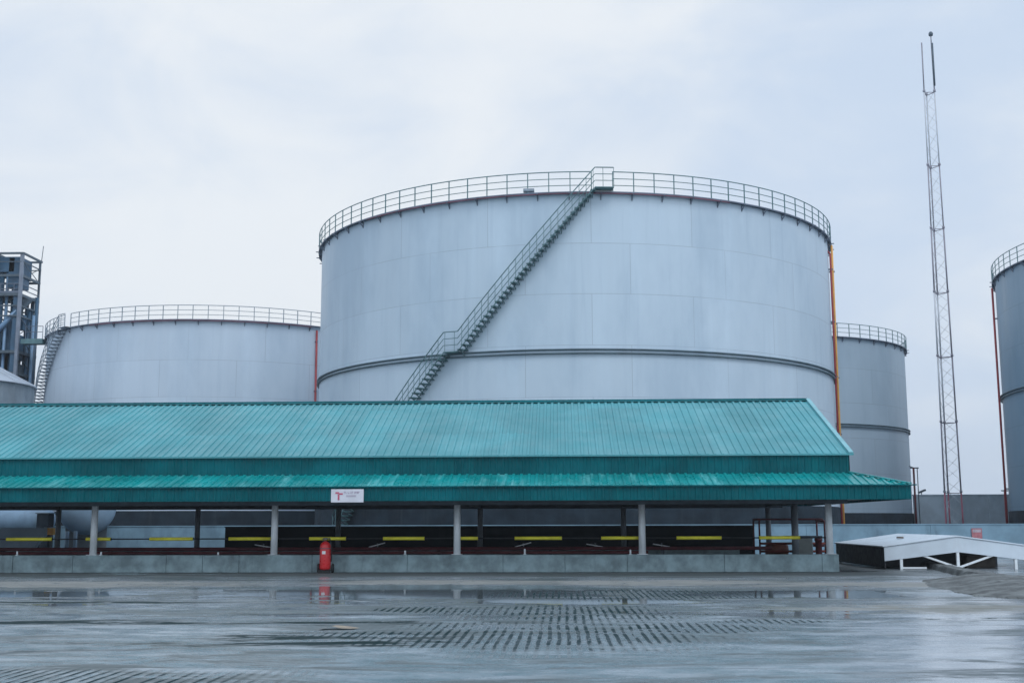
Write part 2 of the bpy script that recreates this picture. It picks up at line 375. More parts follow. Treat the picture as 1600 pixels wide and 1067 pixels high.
# ------------------------------------------------------------------ canopy
Y0, XC0, BD = 38.88, -15.36, 11.235
ZK, ZLB, ZLT, OV, ZUB, ZUE, UV_, ZR = .5565, 2.253, 2.70, 2.067, 3.108, 3.725, .602, 6.068
XR = XC0+24; XL = XC0-12; YB = Y0+BD; YM = Y0+BD/2
canopy = thing('loading_canopy', 'long teal sheet-roofed loading canopy on white posts with a two-step roof', 'canopy', (0, YM, 0))

def ribs(x0, x1, per=.25, top=.30, h=.035):
    xs = []; x = x0; a = per*top; s_ = per*.07
    while x < x1 - 1e-4:
        for dx, dz in ((0,0), (per-a-2*s_,0), (per-a-s_,h), (per-s_,h)):
            if x+dx < x1: xs.append((x+dx, dz))
        x += per
    xs.append((x1, 0)); return xs
def ribbed(prof, low, high, nv, th=.012):
    """closed ribbed sheet between two edges; prof = (s, lift); low/high map s to a point; nv lifts"""
    nv = Vector(nv).normalized()
    A = [Vector(low(s_)) + nv*d for s_, d in prof]; B_ = [Vector(high(s_)) + nv*d for s_, d in prof]
    mb = MB(); mb.sheet([A, B_]); mb.sheet([[p-nv*th for p in B_], [p-nv*th for p in A]])
    mb.sheet([[p-nv*th for p in A], A]); mb.sheet([B_, [p-nv*th for p in B_]])
    return mb
xu0, xu1, yu0, yu1 = XL-UV_, XR+UV_, Y0-UV_, YB+UV_
# main gable roof, both slopes in one part
pr = ribs(xu0, xu1)
sl = Vector((0, YM-yu0, ZR-ZUE))
eo = .07; ez = eo*(ZR-ZUE)/(YM-yu0)
mb = ribbed(pr, lambda s_: (s_, yu0-eo, ZUE-ez), lambda s_: (s_, YM, ZR), (0, -(ZR-ZUE), YM-yu0))
mb2 = ribbed(pr, lambda s_: (s_, yu1+eo, ZUE-ez), lambda s_: (s_, YM, ZR), (0, ZR-ZUE, YM-yu0))
off = len(mb.v); mb.v += mb2.v; mb.f += [tuple(i+off for i in f) for f in mb2.f]; mb.sm += mb2.sm; mb.mi += mb2.mi
roof = mb.build('main_roof', roof_m, canopy, recalc=False)
rc = MB()
for sgn in (-1, 1):
    a_ = Vector((0, sgn*.22, -.22*(ZR-ZUE)/(YM-yu0)))
    rc.sheet([[(xu0-.03, YM, ZR+.062), (xu1+.03, YM, ZR+.062)], [(xu0-.03, YM+a_.y, ZR+a_.z+.055), (xu1+.03, YM+a_.y, ZR+a_.z+.055)]])
rc.tube([(xu0-.03, YM, ZR+.055), (xu1+.03, YM, ZR+.055)], .035, 6)
rc.build('ridge_cap', fascia_m, roof, recalc=False)
# pale rake flashing along the right gable edge
for xx, nm in ((xu1+.05, 'rake_flashing'), (xu0-.05, 'rake_flashing')):
    rk = MB()
    for sgn, ye in ((-1, yu0-eo), (1, yu1+eo)):
        rk.bar((xx, ye, ZUE-ez+.035), (xx, YM, ZR+.035), .14, .09)
    rk.build(nm, flash_m, roof)
# upper fascia: ribbed cladding round the raised part
def clad(p0, p1, z0, z1, nv, per=.22, h=.022):
    L = (Vector(p1)-Vector(p0)).length; d = (Vector(p1)-Vector(p0))/L
    return ribbed(ribs(0, L, per, .25, h), lambda s_: (p0[0]+d.x*s_, p0[1]+d.y*s_, z0), lambda s_: (p0[0]+d.x*s_, p0[1]+d.y*s_, z1), nv, .01)
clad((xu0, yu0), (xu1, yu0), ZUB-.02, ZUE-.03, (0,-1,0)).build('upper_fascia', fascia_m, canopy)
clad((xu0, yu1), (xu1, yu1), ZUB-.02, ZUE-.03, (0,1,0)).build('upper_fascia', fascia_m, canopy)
for xx, nx in ((xu1, 1), (xu0, -1)):
    g = MB(); g.prism([(YM, ZR-.03), (yu0, ZUE-.04), (yu0, ZUB-.02), (yu1, ZUB-.02), (yu1, ZUE-.04)], 0, 1)
    g.v = [(xx - nx*.03*v[1] , v[0], v[2]) for v in g.v]
    g.build('gable_wall', fascia_m, canopy)
# skirt roof with hipped corners
xl0, xl1, yl0, yl1 = XL-OV, XR+OV, Y0-OV, YB+OV
dz = ZUB-ZLT; W = OV-UV_
def hipf(s_):      # inner (upper) end of a rib on the front or back run
    if s_ > xu1: q = (s_-xu1)/W
    elif s_ < xu0: q = (xu0-s_)/W
    else: q = 0
    return q
sk = MB()
def add(o):
    off = len(sk.v); sk.v.extend(o.v); sk.f.extend(tuple(i+off for i in f) for f in o.f); sk.sm.extend(o.sm); sk.mi.extend(o.mi)
ex = .06
add(ribbed(ribs(xl0, xl1), lambda s_: (s_, yl0-ex, ZLT-ex*dz/W), lambda s_: (s_, yu0-hipf(s_)*W, ZUB-hipf(s_)*dz), (0,-dz,W)))
add(ribbed(ribs(xl0, xl1), lambda s_: (s_, yl1+ex, ZLT-ex*dz/W), lambda s_: (s_, yu1+hipf(s_)*W, ZUB-hipf(s_)*dz), (0,dz,W)))
def hips(s_):
    if s_ < yu0: return (yu0-s_)/W
    if s_ > yu1: return (s_-yu1)/W
    return 0
add(ribbed(ribs(yl0, yl1), lambda s_: (xl1+ex, s_, ZLT-ex*dz/W), lambda s_: (xu1+hips(s_)*W, s_, ZUB-hips(s_)*dz), (dz,0,W)))
add(ribbed(ribs(yl0, yl1), lambda s_: (xl0-ex, s_, ZLT-ex*dz/W), lambda s_: (xu0-hips(s_)*W, s_, ZUB-hips(s_)*dz), (-dz,0,W)))
skirt = sk.build('skirt_roof', roofb_m, canopy, recalc=False)
for (a_, b_) in (((xu1,yu0),(xl1,yl0)), ((xu1,yu1),(xl1,yl1)), ((xu0,yu0),(xl0,yl0)), ((xu0,yu1),(xl0,yl1))):
    MB().bar((a_[0],a_[1],ZUB+.045), (b_[0],b_[1],ZLT+.045), .16, .035).build('hip_flashing', roofb_m, skirt)
ed = MB(); ed.bar((xl0-.1, yl0-ex-.012, ZLT-.012), (xl1+.16, yl0-ex-.012, ZLT-.012), .03, .035); ed.bar((xl1+ex+.012, yl0-.1, ZLT-.012), (xl1+ex+.012, yl1+.1, ZLT-.012), .03, .035)
ed.build('eave_trim', fascia_m, skirt)
eu = MB(); eu.bar((xu0-.1, yu0-eo-.012, ZUE-ez+.0), (xu1+.12, yu0-eo-.012, ZUE-ez+.0), .03, .05)
eu.build('eave_trim', roof_m, roof)
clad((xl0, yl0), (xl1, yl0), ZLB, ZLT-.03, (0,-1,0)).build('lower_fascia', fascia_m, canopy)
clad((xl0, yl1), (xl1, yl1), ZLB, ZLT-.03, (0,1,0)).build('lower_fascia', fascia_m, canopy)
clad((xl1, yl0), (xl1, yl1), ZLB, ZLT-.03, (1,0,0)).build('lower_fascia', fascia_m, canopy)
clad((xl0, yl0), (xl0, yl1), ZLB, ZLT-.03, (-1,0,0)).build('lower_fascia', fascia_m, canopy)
# soffit, beams, rafters
sf = MB(); sf.box(xl0+.05, xl1-.05, yl0+.05, yl1-.05, ZLB+.09, ZLB+.11); sf.build('soffit', soffit_m, canopy)
bm_ = MB()
for yy in (Y0, YB): bm_.box(XL-.6, XR+.6, yy-.09, yy+.09, ZLB-.10, ZLB+.088)
bm_.build('eave_beam', dk_steel, canopy)
for i in range(7):
    xx = XL+6*i
    r_ = MB().box(xx-.06, xx+.06, Y0+.092, YB-.092, ZLB-.05, ZLB+.085); r_.build('rafter', dk_steel, canopy)
for i in range(7):
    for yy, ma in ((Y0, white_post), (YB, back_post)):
        xx = XL+6*i
        cm = MB(); cm.lathe([(0.001, ZLB-.10), (.105, ZLB-.10), (.115, ZK+.016), (0.001, ZK+.016)], (xx, yy, 0), 16)
        c_ = cm.build('column', ma, canopy)
        pb = MB().box(xx-.17, xx+.17, yy-.17, yy+.17, ZK+.002, ZK+.017); pb.build('base_plate', ma, c_)
for yy in (YM,):
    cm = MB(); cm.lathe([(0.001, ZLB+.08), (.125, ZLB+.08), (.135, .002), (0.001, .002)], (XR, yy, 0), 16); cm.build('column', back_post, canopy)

# ------------------------------------------------------------------ low kerb walls under the canopy
def kerb(name, label, y0, y1, x0, x1, z, seed):
    rnd = random.Random(seed); mb = MB(); x = x0
    while x < x1-.3:
        w = min(rnd.choice((1.2, 2.0, 2.4, 3.1)), x1-x)
        if x1-x-w < .5: w = x1-x
        dy = rnd.uniform(-.008, .008)
        mb.box(x+.006, x+w-.006, y0+dy, y1, 0, z+rnd.uniform(-.008, .0))
        x += w
    mb.box(x0+.02, x1-.02, y0+.03, y1-.02, 0.001, z-.03)
    return tag(mb.build(name, conc, None, bevel=.012), label, 'kerb wall')
kerb('kerb_wall', 'low stained concrete kerb wall carrying the white front posts of the canopy', Y0-.16, Y0+.16, XL-2, 8.88, ZK, 3)
kerb('kerb_wall', 'low concrete kerb wall carrying the shade-darkened back posts of the canopy', YB-.16, YB+.16, XL-2, 7.4, ZK, 5)

# steel stubs on the front kerb
stub = MB().lathe([(.001,.14),(.028,.14),(.03,.0),(.001,.0)], n=10).box(-.05,.05,-.05,.05,0.001,.012).mesh('kerb_stub', white_post)
for px, h in ((27,1.0),(158,.8),(341,.7),(633,1.0),(820,1.3),(985,1.1)):
    o = put('kerb_stub', stub); o.location = (X(px, 862, Y0-.02), Y0-.02, ZK-.002); o.scale = (1,1,h)
    lab = {27:'leftmost pale steel stub on the front kerb, at the picture edge', 158:'short pale steel stub on the front kerb just right of the leftmost white post',
           341:'shortest pale steel stub on the front kerb, between the second bay posts', 633:'pale steel stub on the front kerb left of the middle white post',
           820:'tallest pale steel stub on the front kerb, right of the middle white post', 985:'pale steel stub on the front kerb just left of the fourth white post'}[px]
    tag(o, lab, 'stub post', 'steel stubs on the kerb')

# ------------------------------------------------------------------ yellow barrier bars
def barrier(x, L, label):
    y = 39.09; z = 1.075
    th = thing('barrier_bar', label, 'barrier', (x, y, 0), 'yellow barrier bars under the canopy')
    MB().tube([(x-L/2, y, z), (x+L/2, y, z)], .055, 12).build('bar', yellow, th)
    for q in (-1, 1): MB().tube([(x+q*L/2-.012, y, z), (x+q*L/2+.012, y, z)], .048, 12).build('end_collar', leg_m, th)
bars = [(46,1.75,'yellow barrier bar at the far left, in front of the sloping pale ramp wall'), (154,.95,'short yellow barrier bar just right of the leftmost white post'),
 (268,1.65,'yellow barrier bar midway between the first and second white posts'), (391,1.62,'yellow barrier bar just left of the second white post'),
 (512,1.38,'yellow barrier bar behind the top of the red fire extinguisher'), (631,1.55,'yellow barrier bar between the extinguisher and the middle white post'),
 (729,.85,'short yellow barrier bar half hidden by the middle white post'), (841,1.75,'yellow barrier bar in the bay right of the middle white post'),
 (971,1.5,'yellow barrier bar touching the left side of the fourth white post'), (1092,1.65,'yellow barrier bar midway between the fourth and last white posts'),
 (1218,1.5,'yellow barrier bar at the right end in front of the red pipe cage')]
for px, L, lab in bars: barrier(X(px, 840, 39.09), L*.878, lab)

# pipes in the pump bay
def pipe(name, lab, cat, pts, r, ma, n=10, supports=(), grp=None):
    th = thing(name, lab, cat, (pts[0][0], pts[0][1], 0), grp)
    MB().tube(pts, r, n).build('pipe_run', ma, th)
    for (x, y, z) in supports: MB().box(x-.05, x+.05, y-.08, y+.08, 0, z).build('support', dk_steel, th)
    return th
pipe('red_pipe', 'upper dark red pipe running low behind the front kerb', 'pipe', [(XL, 43.0, .66), (7.5, 43.0, .66)], .065, dred, supports=[(XL+3+4*i, 43.0, .60) for i in range(8)], grp='red pipes in the pump bay')
pipe('red_pipe', 'lower dark red pipe nearer the front kerb', 'pipe', [(XL, 41.4, .56), (3.0, 41.4, .56), (3.0, 41.4, .1)], .055, dred, supports=[(XL+3+4*i, 41.4, .51) for i in range(7)], grp='red pipes in the pump bay')
pipe('grey_pipe', 'thin dark pipe at rail height running through the yellow bars', 'pipe', [(XL, 39.09, 1.075), (XR+.1, 39.09, 1.075)], .022, leg_m)
# valve levers: short post with a sloping handle
for px, q, lab in ((412,-1,'pale valve lever behind the red pipe left of the second white post'), (590,1,'pale valve lever behind the red pipe right of the extinguisher'),
                   (818,1,'pale A-shaped valve lever in the bay right of the middle white post'), (930,-1,'pale valve lever left of the fourth white post'), (1034,-1,'pale valve lever right of the fourth white post')):
    x = X(px, 850, 43.8); y = 43.8
    th = thing('valve_lever', lab, 'valve', (x, y, 0), 'valve levers on the red pipe')
    MB().tube([(x, y, 0), (x, y, .84)], .025, 8).build('stem', back_post, th)
    MB().bar((x-.32, y-.03, .80 if q < 0 else .70), (x+.28, y-.03, .70 if q < 0 else .86), .035).build('handle', white_post, th)

# black back wall of the pump bay
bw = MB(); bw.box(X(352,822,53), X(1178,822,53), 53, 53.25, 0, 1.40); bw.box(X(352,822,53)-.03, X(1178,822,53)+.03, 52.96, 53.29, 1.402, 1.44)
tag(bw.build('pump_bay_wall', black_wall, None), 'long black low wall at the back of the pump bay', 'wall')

# ------------------------------------------------------------------ bund wall behind everything
bd = MB(); x = -48
while x < 60:
    bd.box(x+.006, x+5.994, 59, 59.3, 0, 1.42); x += 6
bd.box(-48, 60, 58.97, 59.33, 1.422, 1.47)
tag(bd.build('bund_wall', wall_blue, None), 'long blue grey rendered bund wall in front of the tanks', 'wall')
# small sign on the bund wall
p0, p1 = at(1518, 825, 58.93), at(1535, 841, 58.93)
sg = thing('wall_sign', 'small faded red and white notice on the bund wall at right', 'sign', (p0.x, 58.93, p1.z))
MB().box(p0.x, p1.x, 58.93, 58.968, p1.z, p0.z).build('board', M('faded_pink', (.42,.16,.18), .5, var=.2, vs=8), sg)
MB().box(p0.x+.05, p1.x-.05, 58.922, 58.929, p1.z+.30, p0.z-.05).build('upper_band', M('faded_white', (.45,.38,.42), .5, var=.2, vs=8), sg)

# ------------------------------------------------------------------ sign on the canopy
yS = yl0-.045
p0, p1 = at(517.5, 764, yS), at(568, 784.5, yS)
sgn = thing('fire_sign', 'white rectangular fire sign with red pictogram and text on the lower fascia', 'sign', (p0.x, yS, p1.z))
MB().box(p0.x, p1.x, yS-.012, yS+.008, p1.z, p0.z).build('board', sign_white, sgn, bevel=.004)
w, h = p1.x-p0.x, p0.z-p1.z; yt = yS-.016
pic = MB()
cx = p0.x+w*.235
pic.box(cx-.028, cx+.028, yt-.004, yt+.001, p1.z+h*.18, p1.z+h*.62)       # extinguisher body
pic.box(cx-.10, cx+.015, yt-.004, yt+.001, p1.z+h*.65, p1.z+h*.78)        # handle
pic.box(cx+.016, cx+.13, yt-.004, yt+.001, p1.z+h*.58, p1.z+h*.70)        # hose
pic.build('pictogram', sign_red, sgn)
tx = MB(); rnd = random.Random(2); x = p0.x+w*.36
while x < p0.x+w*.88:
    ww = rnd.uniform(.016, .028)
    if rnd.random() < .85: tx.box(x, x+ww*.35, yt-.003, yt+.001, p1.z+h*.66, p1.z+h*.82); tx.box(x+ww*.35, x+ww, yt-.003, yt+.001, p1.z+h*(.66 if rnd.random()<.5 else .76), p1.z+h*(.72 if rnd.random()<.5 else .82))
    x += ww+.008
tx.build('upper_lettering', sign_pale, sgn); tx = MB()
x = p0.x+w*.47
while x < p0.x+w*.76:
    ww = rnd.uniform(.02, .03); tx.box(x, x+ww*.35, yt-.003, yt+.001, p1.z+h*.40, p1.z+h*.54); tx.box(x+ww*.35, x+ww, yt-.003, yt+.001, p1.z+h*.48, p1.z+h*.54); x += ww+.01
tx.build('lower_lettering', sign_pale, sgn)

# ------------------------------------------------------------------ wheeled extinguisher
ex0 = Vector((X(508, 880, 38.2), 38.2, 0))
ext = thing('fire_extinguisher', 'red wheeled fire extinguisher standing before the kerb wall', 'fire extinguisher', ex0)
bx, by = ex0.x, ex0.y
MB().lathe([(.001,.085),(.12,.09),(.17,.14),(.178,.18),(.178,.80),(.168,.88),(.13,.945),(.07,.985),(.05,1.0),(.001,1.0)], (bx,by,0), 28).build('cylinder', ext_red, ext)
vh = MB(); vh.lathe([(.001,1.0),(.035,1.0),(.035,1.05),(.05,1.06),(.05,1.09),(.001,1.10)], (bx,by,0), 12); vh.tube([(bx-.10,by,1.075),(bx+.06,by,1.075)], .016, 8)
vh.build('valve_head', chrome, ext)
ha = MB(); ha.tube([(bx-.12,by+.20,.30),(bx-.12,by+.21,1.0),(bx-.11,by+.19,1.10),(bx+.11,by+.19,1.10),(bx+.12,by+.21,1.0),(bx+.12,by+.20,.30)], .013, 8); ha.build('push_handle', dk_steel, ext)
hs = MB(); hs.tube([(bx+.05,by-.01,1.06),(bx+.14,by-.05,1.07),(bx+.205,by-.08,.95),(bx+.215,by-.06,.7),(bx+.205,by-.03,.45),(bx+.19,by,.36)], .016, 8)
hs.build('hose', rubber, ext)
for q in (-1, 1):
    wx = bx+q*.225
    wm = MB(); wm.lathe([(.09,-.03),(.135,-.03),(.15,-.018),(.15,.018),(.135,.03),(.09,.03)], (wx, by+.10, .152), 24, axis='x')
    wh = wm.build('wheel', rubber, ext)
    MB().lathe([(.001,-.02),(.09,-.02),(.09,.02),(.001,.02)], (wx, by+.10, .152), 16, axis='x').build('hub', dk_steel, wh)
MB().tube([(bx-.23,by+.10,.152),(bx+.23,by+.10,.152)], .018, 8).build('axle', dk_steel, ext)
ft = MB(); ft.box(bx-.19, bx+.19, by-.13, by-.07, .0, .10); ft.box(bx-.19, bx+.19, by-.13, by+.10, .088, .11); ft.build('foot_plate', rubber, ext)
lb = MB(); lb.lathe([(.1805,.60),(.1805,.70)], (bx,by,0), 6, a0=-pi/2-.42, a1=-pi/2+.22); lb.build('label', white_lab, ext)
MB().lathe([(.1795,.765),(.1825,.77),(.1825,.785),(.1795,.79)], (bx,by,0), 28).build('strap', dk_steel, ext)

# ------------------------------------------------------------------ storage tanks
def rpt(c, r, deg, z): t_ = radians(deg); return (c[0]+r*cos(t_), c[1]+r*sin(t_), z)
def arc(c, r, d0, d1, z0, z1, n): return [rpt(c, r, d0+(d1-d0)*i/n, z0+(z1-z0)*i/n) for i in range(n+1)]
def tank(lab, c, R, zd, zg, zp, sm, nposts, gap=None, seg=160, rail=1.1, rail_mat=green_steel, ring=None):
    th = thing('storage_tank', lab, 'storage tank', (c[0], c[1], 0), 'oil storage tanks')
    C3 = (c[0], c[1], 0)
    MB().lathe([(R, zp), (R, zd-.04)], C3, seg, uvR=R).build('shell', sm, th, recalc=False)
    MB().lathe([(R+.10, 0), (R+.10, zp-.01), (R+.002, zp+.03)], C3, seg).build('base_band', plinth_m, th, recalc=False)
    MB().lathe([(R+.02, zd-.04), (R*.66, zd+R*.03), (R*.33, zd+R*.055), (.001, zd+R*.065)], C3, seg).build('roof', sm, th, recalc=False)
    if zg:
        g = MB(); g.lathe([(R+.002, zg+.14), (R+.16, zg+.14), (R+.16, zg+.075), (R+.002, zg+.06)], C3, seg, flat=False)
        g.lathe([(R+.002, zg-.06), (R+.16, zg-.075), (R+.16, zg-.14), (R+.002, zg-.14)], C3, seg)
        g.build('wind_girder', girder_m, th, recalc=False)
    wk = MB(); ro = R+.24
    wk.lathe([(R-.15, zd-.03), (R-.15, zd+.03), (ro, zd+.03), (ro, zd-.06), (ro-.02, zd-.06), (ro-.02, zd-.03), (R-.15, zd-.03)], C3, seg)
    w = wk.build('walkway', walk_m, th, recalc=False)
    nb = int(2*pi*R/1.75)
    br = MB(); br.bar((0,0,-.10), (.42,0,-.10), .055); br.bar((0,0,-.38), (.26,0,-.11), .05); br.bar((.02,0,-.42), (.02,0,-.10), .05)
    brm = br.mesh('bracket', walk_m)
    for i in range(min(nb, 98)):
        a_ = 2*pi*(i+.3)/nb; inst(brm, 'bracket', w, (c[0]+R*cos(a_), c[1]+R*sin(a_), zd), a_)
    # handrail: three rings, posts below it
    rr = R+.20; rl = MB()
    for hh, rad in ((rail, .03), (rail*.66, .022), (rail*.33, .022)):
        if gap:
            g0, g1 = gap; rl.tube([rpt(c, rr, g1+(360-(g1-g0))*i/seg, zd+hh) for i in range(seg+1)], rad, 6)
        else: rl.tube([rpt(c, rr, 360*i/seg, zd+hh) for i in range(seg)], rad, 6, closed=True)
    hr = rl.build('handrail', rail_mat, th, recalc=False)
    pm = MB().bar((0,0,0), (0,0,rail), .05).mesh('post', rail_mat)
    for i in range(nposts):
        if gap: d = gap[1]+(360-(gap[1]-gap[0]))*i/(nposts-1)
        else: d = 360*i/nposts
        inst(pm, 'post', hr, rpt(c, rr, d, zd+.02), radians(d))
    if ring:
        MB().tube(arc(c, R+.30, ring[0], ring[1], zd-.11, zd-.11, 60), .032, 8).build('ring_pipe', M('ring_pipe_paint', (.20,.07,.10), .5, var=.3), th)
    return th
def stair(th, c, R, zd, segs, landing, mat=green_steel, top_rail=None, w_in=.05, w=.72, rise=.25, rail=1.05, maxtread=95):
    """helical stair: segs = [(deg0,z0,deg1,z1)] going down, landing = [(deg0,deg1,z)]"""
    st = MB(); ri, ro = R+w_in, R+w
    line = []
    for (d0, z0, d1, z1) in segs:
        st.tube(arc(c, ro, d0, d1, z0-.02, z1-.02, 24), .03, 6)
        st.tube(arc(c, ri, d0, d1, z0-.02, z1-.02, 24), .025, 6)
    for (d0, d1, z) in landing:
        st.lathe([(ri, z-.05), (ri, z+.02), (ro+.03, z+.02), (ro+.03, z-.05), (ri, z-.05)], (c[0], c[1], 0), 8, a0=radians(min(d0, d1)), a1=radians(max(d0, d1)))
    so_ = st.build('staircase', mat, th, recalc=False)
    tm = MB(); tm.box(0, ro-ri, -.14, .14, -.03, .005); tm.box(0, ro-ri, -.142, -.128, -.075, -.03); tm.box(0, ro-ri, .128, .142, -.075, -.03)
    tm.bar((0,0,-.30), (ro-ri-.1,0,-.04), .05)
    tme = tm.mesh('tread', mat); k = 0
    for (d0, z0, d1, z1) in segs:
        n = int(abs(z1-z0)/rise)
        for i in range(n):
            q = (i+.5)/n; d = d0+(d1-d0)*q
            if k < maxtread: inst(tme, 'tread', so_, rpt(c, ri, d, z0+(z1-z0)*q), radians(d)); k += 1
    rl = MB(); pts = top_rail or []
    path = []
    seqs = sorted([('s',)+s_ for s_ in segs]+[('l', l[0], l[2], l[1], l[2]) for l in landing], key=lambda s_: -s_[2]-.0001*(s_[2] if s_[0]=='l' else 0))
    for (ty, d0, z0, d1, z1) in seqs:
        for i in range(13): path.append((d0+(d1-d0)*i/12, z0+(z1-z0)*i/12))
    cl_ = [path[0]]
    for p in path[1:]:
        if abs(p[0]-cl_[-1][0]) > .05: cl_.append(p)
    for hh, rad in ((rail, .032), (rail*.66, .022), (rail*.33, .022)):
        rl.tube([rpt(c, ro+.02, d, z+hh) for d, z in cl_], rad, 6)
    hr = rl.build('stair_rail', mat, so_, recalc=False)
    # balusters as part of the stair rail
    bl = MB(); acc = 0
    for i in range(len(cl_)-1):
        d0, z0 = cl_[i]; d1, z1 = cl_[i+1]; L = hypot(radians(d1-d0)*ro, z1-z0); q = 0
        while acc < L:
            q = acc/L; p = rpt(c, ro+.02, d0+(d1-d0)*q, z0+(z1-z0)*q-.02); bl.bar(p, (p[0], p[1], p[2]+rail+.02), .03); acc += .6
        acc -= L
    bl.build('balusters', mat, so_)
    return so_

CM, RM = (1.01, 82.0), 17.5
main = tank('largest pale storage tank in the middle with a green stair climbing across its front', CM, RM, 19.86, 10.88, 2.48, shellA, 93, gap=(-87.1, -83.2), rail=1.17, ring=(-135, -60), seg=192)
stair(main, CM, RM, 19.86, [(-86.6, 20.0, -111.4, 11.02), (-114.2, 11.02, -143.5, .9)], [(-83.3, -86.6, 20.0), (-111.4, -114.2, 11.02)], rail=1.12)
hx = rpt(CM, 17.55, -98.6, 19.9)
MB().cbox((hx[0], hx[1], 20.07), .62, .4, .16).build('gauge_hatch', M('hatch_paint', (.28,.33,.38), .5), main, bevel=.02)
# orange and red pipes clamped to its right edge
for dd, rr, ma, nm, zt in ((-13.6, RM+.24, orange_pipe, 'orange_riser', 20.0), (-16.2, RM+.15, red_pipe, 'red_riser', 19.3)):
    a_ = rpt(CM, rr, dd, 0); rp = MB(); rp.tube([(a_[0], a_[1], .0), (a_[0], a_[1], zt-.25)] + [rpt(CM, rr-.12*i, dd, zt-.25+.12*i) for i in (1, 2)], .075 if ma is orange_pipe else .065, 10)
    ob = rp.build(nm, ma, main)
    for zz in (3.5, 7.2, 10.9, 14.5, 18):
        MB().bar(rpt(CM, RM-.02, dd, zz), rpt(CM, rr+.13, dd, zz), .08, .1).build('clamp', walk_m, ob)

CL, RL = (-29.86, 105.0), 15.4
left = tank('pale storage tank at left behind the canopy, lower than the middle one', CL, RL, 17.24, 8.2, 2.5, shellB, 84, gap=(-131.2, -127.6), rail=1.12, rail_mat=M('pale_rail_steel', (.20,.26,.31), .5), ring=(-118, -50))
stair(left, CL, RL, 17.24, [(-131, 17.24, -172, 7.6)], [(-127.5, -131, 17.24)], mat=M('pale_stair_steel', (.22,.27,.32), .5, var=.15))
# stands against the left tank's front
ang = -48.3
a_ = rpt(CL, RL+.22, ang, 0); a_ = (a_[0], a_[1])
b_ = rpt(CL, RL-.05, ang, 0); rp = MB().tube([(b_[0], b_[1], 3.3), (a_[0], a_[1], 3.3), (a_[0], a_[1], 3.6), (a_[0], a_[1], 16.9)], .085, 10); rpo = rp.build('red_riser', red_pipe, left)
for zz in (4, 8, 12, 16): MB().bar(rpt(CL, RL-.02, ang, zz), rpt(CL, RL+.34, ang, zz), .08, .1).build('clamp', walk_m, rpo)

CS, RS = (18.14, 110.0), 13.36
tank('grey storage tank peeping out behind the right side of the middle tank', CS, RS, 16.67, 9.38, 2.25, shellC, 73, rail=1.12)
CR, RR = (50.5, 86.0), 17.5
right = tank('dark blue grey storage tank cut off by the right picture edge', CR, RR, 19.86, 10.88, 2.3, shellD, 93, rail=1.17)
for dd in (-152.0,):
    a_ = rpt(CR, RR+.25, dd, 0)
d_ = hypot(*CR); base_a = math.degrees(atan2(-CR[1], -CR[0])); ang = base_a-math.degrees(math.acos(RR/d_))+3.0
a_ = rpt(CR, RR+.24, ang, 0); rp = MB().tube([(a_[0], a_[1], 0), (a_[0], a_[1], 19.4)], .085, 10); rpo = rp.build('red_riser', red_pipe, right)
for zz in (4, 10.9, 17): MB().bar(rpt(CR, RR-.02, ang, zz), rpt(CR, RR+.3, ang, zz), .08, .1).build('clamp', walk_m, rpo)

# ------------------------------------------------------------------ lattice mast
YMs = 95.0
mast = thing('radio_mast', 'tall slender red and white lattice mast at right', 'mast', (30.87, YMs, 0))
zs = [0, 3.9, 9.43, 14.7, 19.93, 25.2, 30.5, 36.8, 41.0]
def legp(i, z):
    q = z/41.0; xl, xr = 30.2+(30.46-30.2)*q, 31.53+(31.25-31.53)*q
    return ((xl, YMs, z), (xr, YMs, z), ((xl+xr)/2, YMs+(xr-xl)*.87, z))[i]
cols = [mast_low, mast_red, mast_white, mast_white, mast_red, mast_red, mast_white, mast_red]
for k in range(8):
    for i in range(2 if k == 7 else 3):
        z1 = zs[k+1] - (.0 if k < 7 else (.0 if i != 2 else 1.0))
        ma = cols[k]
        if i == 1 and k in (2, 3): ma = mast_red
        MB().tube([legp(i, zs[k]), legp(i, z1)], .066 if k < 5 else .055, 8).build('leg', ma, mast)
for k in range(8):
    lc = MB(); n = max(2, round((zs[k+1]-zs[k])/.95))
    if k == 7: continue
    for j in range(n):
        za, zb = zs[k]+(zs[k+1]-zs[k])*j/n, zs[k]+(zs[k+1]-zs[k])*(j+1)/n
        for (i, q) in ((0,1),(1,2),(2,0)):
            A, B_ = (legp(i, za), legp(q, zb)) if j % 2 else (legp(q, za), legp(i, zb))
            lc.bar(A, B_, .022)
    lc.build('lacing', mast_white, mast)
    fl = MB()
    for (i, q) in ((0,1),(1,2),(2,0)): fl.bar(legp(i, zs[k+1]-.12), legp(q, zs[k+1]-.12), .05)
    for i in range(3):
        p = legp(i, zs[k+1]); fl.lathe([(.001,-.09),(.11,-.09),(.11,.09),(.001,.09)], p, 10)
    fl.build('joint_plate', mast_red, mast)
tl = legp(1, 41.0)
MB().tube([tl, (tl[0], tl[1], 41.7)], .045, 8).build('lamp_stem', mast_red, mast)
MB().lathe([(.001,0),(.16,0),(.18,.08),(.18,.2),(.1,.34),(.001,.38)], (tl[0], tl[1], 41.6), 14).build('obstruction_lamp', dk_steel, mast)
an = MB(); an.tube([(tl[0]+.02, tl[1]-.14, 37.2), (tl[0]+.02, tl[1]-.14, 40.9)], .085, 8); an.build('antenna', dk_steel, mast)

